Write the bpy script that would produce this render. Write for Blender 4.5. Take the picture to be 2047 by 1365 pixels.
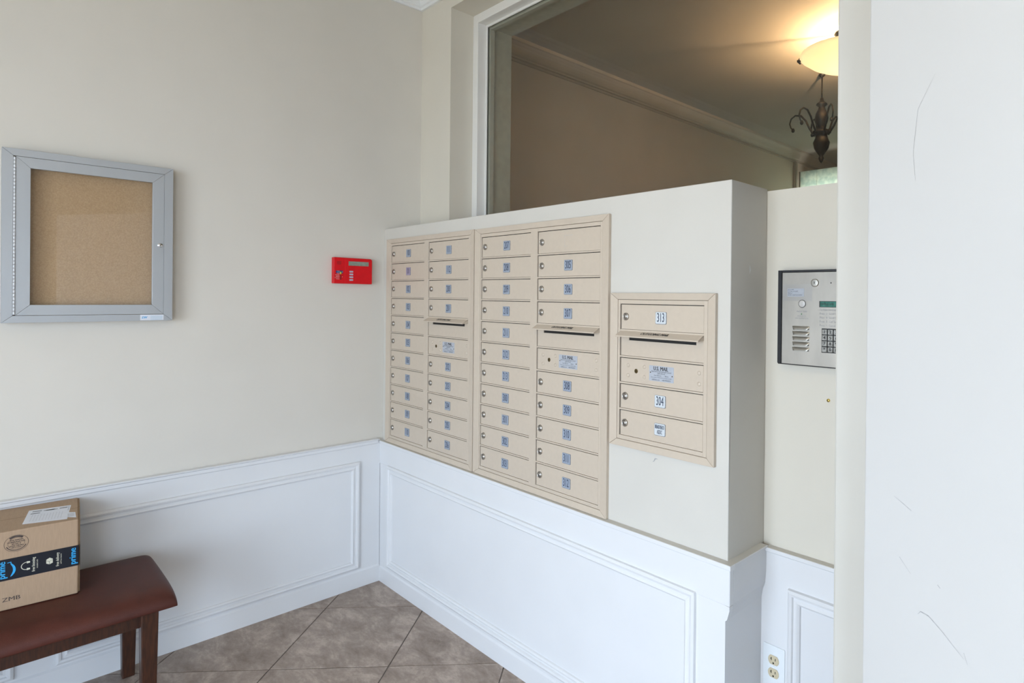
import bpy, bmesh, math, random
from mathutils import Vector, Matrix
random.seed(4)
for o in list(bpy.data.objects): bpy.data.objects.remove(o)
S = bpy.context.scene
COL = S.collection
# ------------------------------------------------------------------ camera
FPX, CX, CY = 1210.73, 1306.82, 599.29
yaw, pitch, roll = -0.7193, -0.0039, 0.0106
fw = Vector((math.sin(yaw)*math.cos(pitch), math.cos(yaw)*math.cos(pitch), math.sin(pitch)))
rt0 = Vector((math.cos(yaw), -math.sin(yaw), 0)); up0 = rt0.cross(fw)
rt = math.cos(roll)*rt0 + math.sin(roll)*up0
up = -math.sin(roll)*rt0 + math.cos(roll)*up0
cd = bpy.data.cameras.new('camera'); cam = bpy.data.objects.new('camera', cd); COL.objects.link(cam)
cam.matrix_world = Matrix(((rt.x, up.x, -fw.x, 3.1657), (rt.y, up.y, -fw.y, -1.4591), (rt.z, up.z, -fw.z, 1.4899), (0, 0, 0, 1)))
cd.sensor_fit = 'HORIZONTAL'; cd.sensor_width = 36; cd.lens = FPX*36/2047
cd.shift_x = -(CX-1023.5)/2047; cd.shift_y = (CY-682.5)/2047
cd.clip_start = .02
S.camera = cam
# ------------------------------------------------------------------ world, daylight, exposure
w = bpy.data.worlds.new('sky'); S.world = w; w.use_nodes = True
bg = w.node_tree.nodes['Background']; bg.inputs[0].default_value = (.49, .685, 1, 1); bg.inputs[1].default_value = 10.5
S.view_settings.view_transform = 'Standard'; S.view_settings.look = 'None'
S.view_settings.gamma = 1; S.view_settings.use_curve_mapping = False
S.view_settings.exposure = -0.1
def area_light(name, loc, rot, sx, sy, power, color):
    l = bpy.data.lights.new(name, 'AREA'); l.shape = 'RECTANGLE'; l.size = sx; l.size_y = sy; l.energy = power; l.color = color
    o = bpy.data.objects.new(name, l); COL.objects.link(o); o.location = loc; o.rotation_euler = rot; return o
# daylight entering through the glazed entrance behind the camera
area_light('entrance_daylight', (2.6, -3.82, 1.2), (math.radians(90), 0, 0), 2.6, 2.1, 74, (1, .87, .68))
# added unseen side light, right of the camera, lifting the left wall
area_light('side_fill_light', (5.2, -2.9, .75), (math.radians(90), 0, math.radians(90)), 1.1, 1.35, 22, (1, .87, .70))
# added hidden light just behind the frosted lobby screen makes its panes glow
area_light('screen_backlight', (.48, 4.64, 2.0), (math.radians(-90), 0, 0), .84, 1.5, 14, (.88, .95, .92))
# portals: the openings through which the sky lights the room
for nm, loc, rz, sx in (('entrance_portal', (2.6, -3.62, 1.2), 0, 2.5), ('side_fill_portal', (5.02, -2.9, 1.2), 90, 1.1)):
    p = area_light(nm, loc, (math.radians(90), 0, math.radians(rz)), sx, 2.2, 1, (1, 1, 1)); p.data.cycles.is_portal = True

# ------------------------------------------------------------------ materials
MATS = {}
def mat(name, col, rough=.5, metal=0, noise=0, nscale=8, bump=0, bscale=200, spec=.5, col2=None, coat=0, stretch=None):
    if name in MATS: return MATS[name]
    m = bpy.data.materials.new(name); m.use_nodes = True; MATS[name] = m
    nt = m.node_tree; b = nt.nodes['Principled BSDF']
    b.inputs['Base Color'].default_value = (*col, 1); b.inputs['Roughness'].default_value = rough
    b.inputs['Metallic'].default_value = metal; b.inputs['Specular IOR Level'].default_value = spec
    b.inputs['Coat Weight'].default_value = coat
    tc = nt.nodes.new('ShaderNodeTexCoord'); src = tc.outputs['Object']
    if stretch:
        mp = nt.nodes.new('ShaderNodeMapping'); mp.inputs['Scale'].default_value = stretch
        nt.links.new(src, mp.inputs[0]); src = mp.outputs[0]
    if noise or col2:
        n = nt.nodes.new('ShaderNodeTexNoise'); n.inputs['Scale'].default_value = nscale; n.inputs['Detail'].default_value = 6
        nt.links.new(src, n.inputs['Vector'])
        r = nt.nodes.new('ShaderNodeValToRGB')
        c2 = col2 if col2 else tuple(c*(1-noise) for c in col)
        r.color_ramp.elements[0].position = .35; r.color_ramp.elements[1].position = .65
        r.color_ramp.elements[0].color = (*c2, 1); r.color_ramp.elements[1].color = (*col, 1)
        nt.links.new(n.outputs['Fac'], r.inputs[0]); nt.links.new(r.outputs[0], b.inputs['Base Color'])
    if bump:
        n = nt.nodes.new('ShaderNodeTexNoise'); n.inputs['Scale'].default_value = bscale; n.inputs['Detail'].default_value = 3
        nt.links.new(src, n.inputs['Vector'])
        bp = nt.nodes.new('ShaderNodeBump'); bp.inputs['Strength'].default_value = bump; bp.inputs['Distance'].default_value = .002
        nt.links.new(n.outputs['Fac'], bp.inputs['Height']); nt.links.new(bp.outputs[0], b.inputs['Normal'])
    return m
WALL = mat('wall_paint', (.685, .645, .575), .6, noise=.03, nscale=3, bump=.06, bscale=160)
BLOCK = mat('partition_paint', (.625, .595, .535), .55, noise=.03, nscale=4, bump=.06, bscale=140)
WAINS = mat('wainscot_paint', (.735, .735, .735), .35, noise=.02, nscale=5, bump=.03, bscale=60)
BACKW = mat('back_wall_paint', (.69, .645, .55), .6, noise=.03, nscale=3, bump=.06, bscale=160)
TRIMW = mat('trim_paint', (.80, .785, .745), .4, noise=.02, nscale=5)
DOORW = mat('door_paint', (.585, .58, .565), .45, noise=.025, nscale=3, bump=.03, bscale=90)
CROWN = mat('crown_paint', (.80, .81, .81), .45, noise=.02)
CEIL = mat('ceiling_paint', (.78, .77, .74), .8, noise=.02)
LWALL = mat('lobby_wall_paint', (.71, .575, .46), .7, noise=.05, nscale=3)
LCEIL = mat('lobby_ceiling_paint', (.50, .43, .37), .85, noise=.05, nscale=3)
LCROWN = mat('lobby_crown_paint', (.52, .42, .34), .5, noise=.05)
TAN = mat('sand_enamel', (.575, .485, .385), .42, noise=.03, nscale=60, bump=.12, bscale=700)
DARK = mat('dark_interior', (.012, .011, .010), .7, noise=.3)
SILV = mat('lock_metal', (.52, .49, .45), .32, 1, noise=.25, nscale=120)
BRASSD = mat('aged_brass', (.20, .14, .06), .4, 1, noise=.4, nscale=200)
BRASS = mat('polished_brass', (.85, .62, .16), .25, 1, noise=.2, nscale=200)
PLATE = mat('number_plate_blue', (.315, .36, .435), .35, noise=.05, nscale=80)
PLATEL = mat('number_plate_pale', (.62, .66, .68), .35, noise=.05, nscale=80)
PLATEV = mat('number_plate_violet', (.36, .32, .43), .35, noise=.05, nscale=80)
INK = mat('ink', (.035, .05, .09), .6, noise=.2, nscale=300)
INKB = mat('black_ink', (.02, .02, .02), .6, noise=.2, nscale=300)
STICK = mat('silver_label', (.44, .465, .51), .3, noise=.06, nscale=90)
ALU = mat('grey_aluminium', (.46, .475, .49), .38, .35, noise=.04, nscale=4, bump=.05, bscale=300)
CHROME = mat('chrome', (.78, .78, .80), .15, 1, noise=.08, nscale=100)
CORK = mat('cork', (.64, .455, .28), .9, col2=(.53, .36, .21), nscale=260, bump=.25, bscale=400)
RED = mat('red_plastic', (.68, .004, .010), .42, spec=.3, noise=.08, nscale=40)
REDD = mat('red_shadow_slot', (.12, .002, .004), .5, noise=.2, nscale=90)
LCD = mat('lcd_grey_green', (.27, .31, .25), .3, noise=.25, nscale=60)
GREYB = mat('grey_button', (.46, .42, .52), .4, noise=.1, nscale=90)
BLUEL = mat('blue_label', (.02, .035, .17), .4, noise=.15, nscale=90)
WHITEP = mat('white_print', (.75, .72, .72), .5, noise=.1, nscale=200)
YEL = mat('yellow_indicator', (.85, .80, .01), .3, noise=.1, nscale=200)
LEATH = mat('brown_leather', (.080, .019, .011), .5, spec=.35, noise=.25, nscale=14, bump=.25, bscale=500)
WOOD = mat('dark_cherry_wood', (.060, .020, .009), .4, spec=.35, col2=(.03, .011, .006), nscale=30, stretch=(6, 6, .7), coat=.2)
CARD = mat('cardboard', (.40, .275, .175), .85, noise=.08, nscale=30, bump=.15, bscale=60, stretch=(1, 9, 1))
CARDD = mat('cardboard_edge', (.26, .17, .09), .85, noise=.2, nscale=60)
TAPE = mat('black_tape', (.009, .010, .016), .5, spec=.25, noise=.2, nscale=40)
PBLUE = mat('print_blue', (.02, .36, .72), .4, noise=.1, nscale=90)
PCREAM = mat('print_cream', (.62, .60, .47), .5, noise=.1, nscale=90)
STAMP = mat('stamp_ink', (.085, .06, .05), .8, noise=.4, nscale=120)
PAPER = mat('paper_label', (.72, .74, .80), .5, noise=.03, nscale=60)
PGREY = mat('print_grey', (.28, .29, .31), .6, noise=.3, nscale=150)
STEEL = mat('brushed_steel', (.47, .44, .39), .48, .8, noise=.18, nscale=14, stretch=(1, 1, .35))
STEELH = mat('smooth_steel', (.50, .48, .43), .35, .9, noise=.12, nscale=40)  # slightly paler, smoother steel for the lock and louvres
BLACKM = mat('black_metal', (.012, .012, .014), .45, noise=.3, nscale=60)
TEAL = mat('teal_lcd', (.045, .20, .155), .25, noise=.4, nscale=90)
CLEAR = mat('clear_button', (.62, .60, .57), .3, noise=.1, nscale=60)
OUTW = mat('outlet_plate_white', (.78, .81, .82), .35, noise=.02, nscale=60)
ALMOND = mat('almond_plastic', (.62, .53, .36), .4, noise=.08, nscale=90)
BRONZE = mat('dark_bronze', (.028, .022, .017), .3, .3, noise=.3, nscale=50)
GROUT = mat('grout', (.24, .205, .18), .9, noise=.25, nscale=60)
BEAD = mat('glazing_bead', (.56, .535, .47), .5, noise=.1, nscale=30)
CANDLE = mat('candle_sleeve', (.11, .09, .07), .6, noise=.2, nscale=50)
SCUFF = mat('scuff_grey', (.42, .42, .42), .7, noise=.3, nscale=200)
SCUFFD = mat('scuff_dark', (.10, .09, .08), .7, noise=.3, nscale=200)
OUTSIDE = mat('outside_paving', (.42, .35, .27), .9, noise=.2)

def tile_mat():
    m = bpy.data.materials.new('stone_tile'); m.use_nodes = True; nt = m.node_tree; b = nt.nodes['Principled BSDF']
    b.inputs['Roughness'].default_value = .42
    tc = nt.nodes.new('ShaderNodeTexCoord'); oi = nt.nodes.new('ShaderNodeObjectInfo')
    ad = nt.nodes.new('ShaderNodeVectorMath'); ad.operation = 'ADD'
    sc = nt.nodes.new('ShaderNodeVectorMath'); sc.operation = 'SCALE'; sc.inputs['Scale'].default_value = 7
    cmb = nt.nodes.new('ShaderNodeCombineXYZ')
    for i in range(3): nt.links.new(oi.outputs['Random'], cmb.inputs[i])
    nt.links.new(cmb.outputs[0], sc.inputs[0]); nt.links.new(tc.outputs['Object'], ad.inputs[0]); nt.links.new(sc.outputs[0], ad.inputs[1])
    mp = nt.nodes.new('ShaderNodeMapping'); mp.inputs['Scale'].default_value = (1, 2.0, 1); mp.inputs['Rotation'].default_value = (0, 0, .6)
    nt.links.new(ad.outputs[0], mp.inputs[0])
    n = nt.nodes.new('ShaderNodeTexNoise'); n.inputs['Scale'].default_value = 5.5; n.inputs['Detail'].default_value = 9; n.inputs['Roughness'].default_value = .68
    n.inputs['Distortion'].default_value = .5
    nt.links.new(mp.outputs[0], n.inputs['Vector'])
    r = nt.nodes.new('ShaderNodeValToRGB'); e = r.color_ramp.elements
    e[0].position = .30; e[0].color = (.215, .158, .122, 1); e[1].position = .72; e[1].color = (.56, .455, .38, 1)
    x = r.color_ramp.elements.new(.5); x.color = (.335, .262, .21, 1)
    n2 = nt.nodes.new('ShaderNodeTexNoise'); n2.inputs['Scale'].default_value = 34; n2.inputs['Detail'].default_value = 8; n2.inputs['Roughness'].default_value = .75
    nt.links.new(mp.outputs[0], n2.inputs['Vector'])
    mx = nt.nodes.new('ShaderNodeMath'); mx.operation = 'MULTIPLY_ADD'; mx.inputs[1].default_value = .42
    sb = nt.nodes.new('ShaderNodeMath'); sb.operation = 'MULTIPLY_ADD'; sb.inputs[1].default_value = 1; sb.inputs[2].default_value = -.21
    nt.links.new(n.outputs['Fac'], sb.inputs[0]); nt.links.new(n2.outputs['Fac'], mx.inputs[0]); nt.links.new(sb.outputs[0], mx.inputs[2])
    nt.links.new(mx.outputs[0], r.inputs[0]); nt.links.new(r.outputs[0], b.inputs['Base Color'])
    bp = nt.nodes.new('ShaderNodeBump'); bp.inputs['Strength'].default_value = .12; bp.inputs['Distance'].default_value = .003
    nt.links.new(n.outputs['Fac'], bp.inputs['Height']); nt.links.new(bp.outputs[0], b.inputs['Normal'])
    return m
TILE = tile_mat()
def glass_mat(name, tint, rough=.0, ior=1.45):
    m = bpy.data.materials.new(name); m.use_nodes = True; nt = m.node_tree
    nt.nodes.remove(nt.nodes['Principled BSDF']); out = nt.nodes['Material Output']
    t = nt.nodes.new('ShaderNodeBsdfTransparent'); t.inputs[0].default_value = (*tint, 1)
    g = nt.nodes.new('ShaderNodeBsdfGlossy'); g.inputs['Roughness'].default_value = rough
    lw = nt.nodes.new('ShaderNodeLayerWeight'); lw.inputs['Blend'].default_value = .5
    pw = nt.nodes.new('ShaderNodeMath'); pw.operation = 'POWER'; pw.inputs[1].default_value = 5
    f = nt.nodes.new('ShaderNodeMath'); f.operation = 'MULTIPLY_ADD'; f.inputs[1].default_value = .96; f.inputs[2].default_value = .04
    nt.links.new(lw.outputs['Facing'], pw.inputs[0]); nt.links.new(pw.outputs[0], f.inputs[0])
    mx = nt.nodes.new('ShaderNodeMixShader')
    nt.links.new(f.outputs[0], mx.inputs[0]); nt.links.new(t.outputs[0], mx.inputs[1]); nt.links.new(g.outputs[0], mx.inputs[2])
    nt.links.new(mx.outputs[0], out.inputs[0]); return m
GLASS = glass_mat('window_glass', (.88, .89, .86), .01)
CGLASS = glass_mat('case_glass', (.93, .92, .90), .01)
DGLASS = glass_mat('entrance_glass', (.95, .97, .97), .01)
def frosted():
    m = bpy.data.materials.new('frosted_glass'); m.use_nodes = True; nt = m.node_tree
    nt.nodes.remove(nt.nodes['Principled BSDF']); out = nt.nodes['Material Output']
    t = nt.nodes.new('ShaderNodeBsdfTranslucent'); t.inputs[0].default_value = (.82, .92, .86, 1)
    tc = nt.nodes.new('ShaderNodeTexCoord')
    n = nt.nodes.new('ShaderNodeTexNoise'); n.inputs['Scale'].default_value = 18; n.inputs['Detail'].default_value = 4
    nt.links.new(tc.outputs['Object'], n.inputs['Vector'])
    r = nt.nodes.new('ShaderNodeValToRGB'); r.color_ramp.elements[0].color = (.66, .74, .70, 1); r.color_ramp.elements[1].color = (.88, .92, .84, 1)
    r.color_ramp.elements[0].position = .4; r.color_ramp.elements[1].position = .6
    nt.links.new(n.outputs['Fac'], r.inputs[0]); nt.links.new(r.outputs[0], t.inputs[0])
    bp = nt.nodes.new('ShaderNodeBump'); bp.inputs['Strength'].default_value = .6; bp.inputs['Distance'].default_value = .01
    nt.links.new(n.outputs['Fac'], bp.inputs['Height']); nt.links.new(bp.outputs[0], t.inputs['Normal'])
    g = nt.nodes.new('ShaderNodeBsdfGlossy'); g.inputs['Roughness'].default_value = .2
    mx = nt.nodes.new('ShaderNodeMixShader'); mx.inputs[0].default_value = .08
    nt.links.new(t.outputs[0], mx.inputs[1]); nt.links.new(g.outputs[0], mx.inputs[2]); nt.links.new(mx.outputs[0], out.inputs[0]); return m
FROST = frosted()
def bowl_mat():
    m = bpy.data.materials.new('alabaster_glass'); m.use_nodes = True; nt = m.node_tree
    nt.nodes.remove(nt.nodes['Principled BSDF']); out = nt.nodes['Material Output']
    tc = nt.nodes.new('ShaderNodeTexCoord'); n = nt.nodes.new('ShaderNodeTexNoise'); n.inputs['Scale'].default_value = 4
    nt.links.new(tc.outputs['Object'], n.inputs['Vector'])
    r = nt.nodes.new('ShaderNodeValToRGB'); r.color_ramp.elements[0].color = (1, .68, .34, 1); r.color_ramp.elements[1].color = (1, .80, .50, 1)
    nt.links.new(n.outputs['Fac'], r.inputs[0])
    e = nt.nodes.new('ShaderNodeEmission'); e.inputs['Strength'].default_value = 1.15; nt.links.new(r.outputs[0], e.inputs[0])
    t = nt.nodes.new('ShaderNodeBsdfTranslucent'); t.inputs[0].default_value = (.22, .20, .165, 1)
    a = nt.nodes.new('ShaderNodeAddShader'); nt.links.new(e.outputs[0], a.inputs[0]); nt.links.new(t.outputs[0], a.inputs[1]); nt.links.new(a.outputs[0], out.inputs[0]); return m
BOWL = bowl_mat()

# ------------------------------------------------------------------ geometry helpers
ID = lambda u, v, h: Vector((u, h, v))
def faceY(Y0, sgn=-1): return lambda u, v, h: Vector((u, Y0+sgn*h, v))     # plane facing -Y: u = x, v = z, h out of the wall
def faceX(X0): return lambda u, v, h: Vector((X0+h, u, v))                 # plane facing +X: u = y, v = z
def box(bm, x0, x1, y0, y1, z0, z1, mi=0):
    vs = [bm.verts.new((x, y, z)) for x in (x0, x1) for y in (y0, y1) for z in (z0, z1)]
    fs = [(0, 1, 3, 2), (4, 6, 7, 5), (0, 4, 5, 1), (2, 3, 7, 6), (0, 2, 6, 4), (1, 5, 7, 3)]
    out = []
    for f in fs:
        q = bm.faces.new([vs[i] for i in f]); q.material_index = mi; out.append(q)
    return out
def mbox(bm, m, u0, u1, v0, v1, h0, h1, mi=0):
    vs = [bm.verts.new(m(u, v, h)) for u in (u0, u1) for v in (v0, v1) for h in (h0, h1)]
    for f in [(0, 1, 3, 2), (4, 6, 7, 5), (0, 4, 5, 1), (2, 3, 7, 6), (0, 2, 6, 4), (1, 5, 7, 3)]:
        bm.faces.new([vs[i] for i in f]).material_index = mi
def rbox(bm, m, u0, u1, v0, v1, h0, h1, r, mi=0, seg=3):
    # slab with rounded corners in the u-v plane
    pts = []
    for cx, cy, a0 in ((u1-r, v1-r, 0), (u0+r, v1-r, 90), (u0+r, v0+r, 180), (u1-r, v0+r, 270)):
        for k in range(seg+1):
            a = math.radians(a0+90*k/seg); pts.append((cx+r*math.cos(a), cy+r*math.sin(a)))
    prism(bm, pts, m, h0, h1, mi)
def prism(bm, pts, m, h0, h1, mi=0):
    a = [bm.verts.new(m(u, v, h0)) for u, v in pts]; b = [bm.verts.new(m(u, v, h1)) for u, v in pts]
    n = len(pts)
    bm.faces.new(a).material_index = mi; bm.faces.new(b).material_index = mi
    for i in range(n):
        bm.faces.new((a[i], a[(i+1) % n], b[(i+1) % n], b[i])).material_index = mi
def lathe(bm, prof, m, cu, cv, seg=20, mi=0):
    # prof: (radius, h); axis along h through (cu, cv)
    rings = []
    for r, h in prof:
        if r < 1e-6: rings.append([bm.verts.new(m(cu, cv, h))])
        else: rings.append([bm.verts.new(m(cu+r*math.cos(2*math.pi*k/seg), cv+r*math.sin(2*math.pi*k/seg), h)) for k in range(seg)])
    for A, B in zip(rings, rings[1:]):
        for k in range(seg):
            j = (k+1) % seg
            if len(A) == 1 and len(B) == 1: continue
            if len(A) == 1: f = bm.faces.new((A[0], B[k], B[j]))
            elif len(B) == 1: f = bm.faces.new((A[k], A[j], B[0]))
            else: f = bm.faces.new((A[k], A[j], B[j], B[k]))
            f.material_index = mi; f.smooth = True
def zmap(u, v, h): return Vector((u, v, h))
def tube(bm, pts, rad, seg=8, mi=0):
    pts = [Vector(p) for p in pts]; n = len(pts); rings = []
    for i, p in enumerate(pts):
        t = (pts[min(i+1, n-1)]-pts[max(i-1, 0)]).normalized()
        a = t.orthogonal() if abs(t.z) > .95 else t.cross(Vector((0, 0, 1)))
        if i and rings:
            a = pa - t*pa.dot(t)
        a.normalize(); b = t.cross(a); pa = a
        r = rad[i] if isinstance(rad, (list, tuple)) else rad
        rings.append([bm.verts.new(p+a*r*math.cos(2*math.pi*k/seg)+b*r*math.sin(2*math.pi*k/seg)) for k in range(seg)])
    for A, B in zip(rings, rings[1:]):
        for k in range(seg):
            f = bm.faces.new((A[k], A[(k+1) % seg], B[(k+1) % seg], B[k])); f.smooth = True; f.material_index = mi
    bm.faces.new(rings[0]).material_index = mi; bm.faces.new(rings[-1]).material_index = mi
def rect_frame(bm, m, u0, u1, v0, v1, prof, mi=0):
    # closed mitred moulding: prof = list of (inset, height)
    L = []
    for ins, h in prof:
        L.append([bm.verts.new(m(u, v, h)) for u, v in ((u0+ins, v0+ins), (u1-ins, v0+ins), (u1-ins, v1-ins), (u0+ins, v1-ins))])
    for A, B in zip(L, L[1:]):
        for k in range(4): bm.faces.new((A[k], A[(k+1) % 4], B[(k+1) % 4], B[k])).material_index = mi
def frame_bar(m, u0, u1, v0, v1, wu, wv, side, h0, h1, gap=.0004, slope=0):
    # one mitred bar of a rectangular frame (0 bottom, 1 right, 2 top, 3 left); slope lowers the inner edge
    bm = bmesh.new(); g = gap
    O = [(u0, v0), (u1, v0), (u1, v1), (u0, v1)]; I = [(u0+wu, v0+wv), (u1-wu, v0+wv), (u1-wu, v1-wv), (u0+wu, v1-wv)]
    a, b = side, (side+1) % 4
    d = Vector((O[b][0]-O[a][0], O[b][1]-O[a][1])).normalized()*g
    P = [(O[a][0]+d.x, O[a][1]+d.y), (O[b][0]-d.x, O[b][1]-d.y), (I[b][0]-d.x, I[b][1]-d.y), (I[a][0]+d.x, I[a][1]+d.y)]
    H = [h1, h1, h1-slope, h1-slope]
    A = [bm.verts.new(m(u, v, h0)) for u, v in P]; B = [bm.verts.new(m(P[i][0], P[i][1], H[i])) for i in range(4)]
    bm.faces.new(A); bm.faces.new(B)
    for i in range(4): bm.faces.new((A[i], A[(i+1) % 4], B[(i+1) % 4], B[i]))
    return bm
_txt = {}
def text_geo(s, size, xs=1.0, align='CENTER', shear=0):
    # returns list of polygons (flat outlines as triangles) of a string
    key = (s, size, xs, align, shear)
    if key in _txt: return _txt[key]
    c = bpy.data.curves.new('t', 'FONT'); c.body = s; c.size = size; c.align_x = align; c.align_y = 'CENTER'; c.fill_mode = 'FRONT'; c.resolution_u = 2
    c.shear = shear
    o = bpy.data.objects.new('t', c); COL.objects.link(o)
    bpy.context.view_layer.update()
    me = bpy.data.meshes.new_from_object(o.evaluated_get(bpy.context.evaluated_depsgraph_get()))
    vs = [(v.co.x*xs, v.co.y) for v in me.vertices]; fs = [tuple(p.vertices) for p in me.polygons]
    bpy.data.objects.remove(o); bpy.data.curves.remove(c); bpy.data.meshes.remove(me)
    _txt[key] = (vs, fs); return vs, fs
def text(bm, m, s, u, v, h, size, xs=1.0, mi=0, align='CENTER', rot=0, shear=0, flipu=1, bold=0):
    vs, fs = text_geo(s, size, xs, align, shear); ca, sa = math.cos(rot), math.sin(rot)
    offs = [(0, 0)] if not bold else [(-bold, 0), (bold, 0), (0, 0)]
    for k, (ox, oy) in enumerate(offs):
        V = [bm.verts.new(m(u+flipu*((x+ox)*ca-(y+oy)*sa), v+(x+ox)*sa+(y+oy)*ca, h+k*.00002)) for x, y in vs]
        for f in fs:
            try: bm.faces.new([V[i] for i in f]).material_index = mi
            except ValueError: pass
def arc(bm, m, pts, wid, h, mi=0):
    # flat stroked polyline, wid may vary
    n = len(pts); L = []
    for i, (u, v) in enumerate(pts):
        a = pts[max(i-1, 0)]; b = pts[min(i+1, n-1)]; dx, dy = b[0]-a[0], b[1]-a[1]; l = math.hypot(dx, dy) or 1
        ww = (wid[i] if isinstance(wid, (list, tuple)) else wid)/2
        L.append((bm.verts.new(m(u-dy/l*ww, v+dx/l*ww, h)), bm.verts.new(m(u+dy/l*ww, v-dx/l*ww, h))))
    for A, B in zip(L, L[1:]): bm.faces.new((A[0], A[1], B[1], B[0])).material_index = mi
def quad(bm, m, u0, u1, v0, v1, h, mi=0):
    bm.faces.new([bm.verts.new(m(u, v, h)) for u, v in ((u0, v0), (u1, v0), (u1, v1), (u0, v1))]).material_index = mi
def obj(name, bm, mats, parent=None, bevel=0, seg=2, smooth=False, fix=True):
    if fix: bmesh.ops.recalc_face_normals(bm, faces=bm.faces)
    if smooth:
        for f in bm.faces: f.smooth = True
    me = bpy.data.meshes.new(name); bm.to_mesh(me); bm.free()
    if not isinstance(mats, (list, tuple)): mats = [mats]
    for x in mats: me.materials.append(x)
    o = bpy.data.objects.new(name, me); COL.objects.link(o)
    if bevel:
        b = o.modifiers.new('bevel', 'BEVEL'); b.width = bevel; b.segments = seg; b.limit_method = 'ANGLE'; b.angle_limit = math.radians(35)
        if smooth is None: pass
    if parent: o.parent = parent
    return o
def share(o, parent, loc=(0, 0, 0)):
    c = o.copy(); COL.objects.link(c); c.parent = parent; c.location = loc; return c
def thing(name, label, cat, loc=(0, 0, 0), rz=0, group=None):
    o = bpy.data.objects.new(name, None); COL.objects.link(o); o.location = loc; o.rotation_euler = (0, 0, rz); o.empty_display_size = .1
    o['label'] = label; o['category'] = cat
    if group: o['group'] = group
    return o
def struct(o, label=None, cat=None):
    o['kind'] = 'structure'
    if label: o['label'] = label
    if cat: o['category'] = cat
    return o
def NB(): return bmesh.new()

# ================================================================== SETTING
XR, YF, ZC = 5.0, -3.6, 3.15        # right wall, entrance wall, vestibule ceiling
LZC = 3.07                          # lobby ceiling
bm = NB(); box(bm, -.15, XR+.15, YF-.15, .2, -.06, -.004)
floor = struct(obj('floor', bm, GROUT), 'grey brown stone tile floor laid diagonally', 'floor')
# diagonal tiles
q = math.sqrt(.5)
def clip(poly, f):
    out = []
    for i in range(len(poly)):
        a, b = poly[i], poly[(i+1) % len(poly)]; fa, fb = f(a), f(b)
        if fa >= 0: out.append(a)
        if fa*fb < 0:
            t = fa/(fa-fb); out.append((a[0]+t*(b[0]-a[0]), a[1]+t*(b[1]-a[1])))
    return out
PU, PV, G = .4607, .4753, .0022
full = None
for i in range(-10, 14):
    for j in range(-20, 10):
        u0, u1 = .3207+PU*i+G, .3207+PU*(i+1)-G; v0, v1 = -.3066+PV*j+G, -.3066+PV*(j+1)-G
        poly = [((u-v)*q, (u+v)*q) for u, v in ((u0, v0), (u1, v0), (u1, v1), (u0, v1))]
        P = poly
        for f in (lambda p: p[0]-.004, lambda p: XR-p[0], lambda p: .18-p[1], lambda p: p[1]-YF): P = clip(P, f) if P else P
        if len(P) < 3: continue
        ar = abs(sum(P[k][0]*P[(k+1) % len(P)][1]-P[(k+1) % len(P)][0]*P[k][1] for k in range(len(P))))/2
        if ar < .0004: continue
        cx = sum(p[0] for p in poly)/4; cy = sum(p[1] for p in poly)/4
        if len(P) == 4 and abs(ar-(PU-2*G)*(PV-2*G)) < 1e-6 and full:
            t = full.copy(); COL.objects.link(t); t.parent = floor
        else:
            bm = NB(); prism(bm, [(x-cx, y-cy) for x, y in P], zmap, -.004, 0)
            t = obj('tile', bm, TILE, floor, bevel=.0012, seg=1)
            if len(P) == 4 and abs(ar-(PU-2*G)*(PV-2*G)) < 1e-6: full = t
        t.location = (cx, cy, random.uniform(-.0004, .0004))
bm = NB(); box(bm, -.15, 3.75, .2, 6.12, -.06, 0); struct(obj('floor', bm, GROUT), 'dim lobby floor behind the mailbox wall', 'floor')
# left wall
bm = NB(); box(bm, -.15, 0, YF-.15, .2, 0, ZC); struct(obj('wall_left', bm, WALL), 'cream painted left wall holding the display case and red keypad', 'wall')
# entrance wall with glazed opening (behind the camera)
bm = NB(); box(bm, 0, 1.3, YF-.15, YF, 0, ZC); box(bm, 3.9, XR, YF-.15, YF, 0, ZC); box(bm, 1.3, 3.9, YF-.15, YF, 2.35, ZC)
struct(obj('wall_front', bm, WALL), 'cream entrance wall with a wide glazed opening', 'wall')
bm = NB(); box(bm, XR, XR+.15, YF-.15, -3.5, 0, ZC); box(bm, XR, XR+.15, -2.3, .54, 0, ZC); box(bm, XR, XR+.15, -3.5, -2.3, 2.35, ZC); struct(obj('wall_right', bm, WALL), 'cream painted right wall', 'wall')
def glazing(name, label, loc, rz, W, n):
    en = struct(thing(name, label, 'window', loc, rz)); st = (W-.06)/n
    for k in range(n+1):
        bm = NB(); box(bm, k*st, k*st+.06, -.03, .03, 0, 2.35); obj('mullion', bm, TRIMW, en, bevel=.003)
    for k in range(n):
        a, b = k*st+.06, k*st+st
        bm = NB(); box(bm, a, b, -.004, .004, .1, 2.29); obj('pane', bm, DGLASS, en)
        bm = NB(); box(bm, a, b, -.025, .025, 0, .1); obj('bottom_rail', bm, TRIMW, en)
        bm = NB(); box(bm, a, b, -.025, .025, 2.29, 2.35); obj('top_rail', bm, TRIMW, en)
glazing('window_1', 'glazed entrance doors letting in daylight', (1.3, YF-.08, 0), 0, 2.6, 4)
glazing('added_window_4', 'added glazed side of the vestibule letting in fill light', (XR+.08, -3.5, 0), math.radians(90), 1.2, 2)
bm = NB(); box(bm, -3, 12, YF-8, YF-.15, -.08, -.02); box(bm, XR+.15, 12, YF-.15, 1, -.08, -.02); struct(obj('ground', bm, OUTSIDE), 'paving outside the entrance', 'ground')
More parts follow.
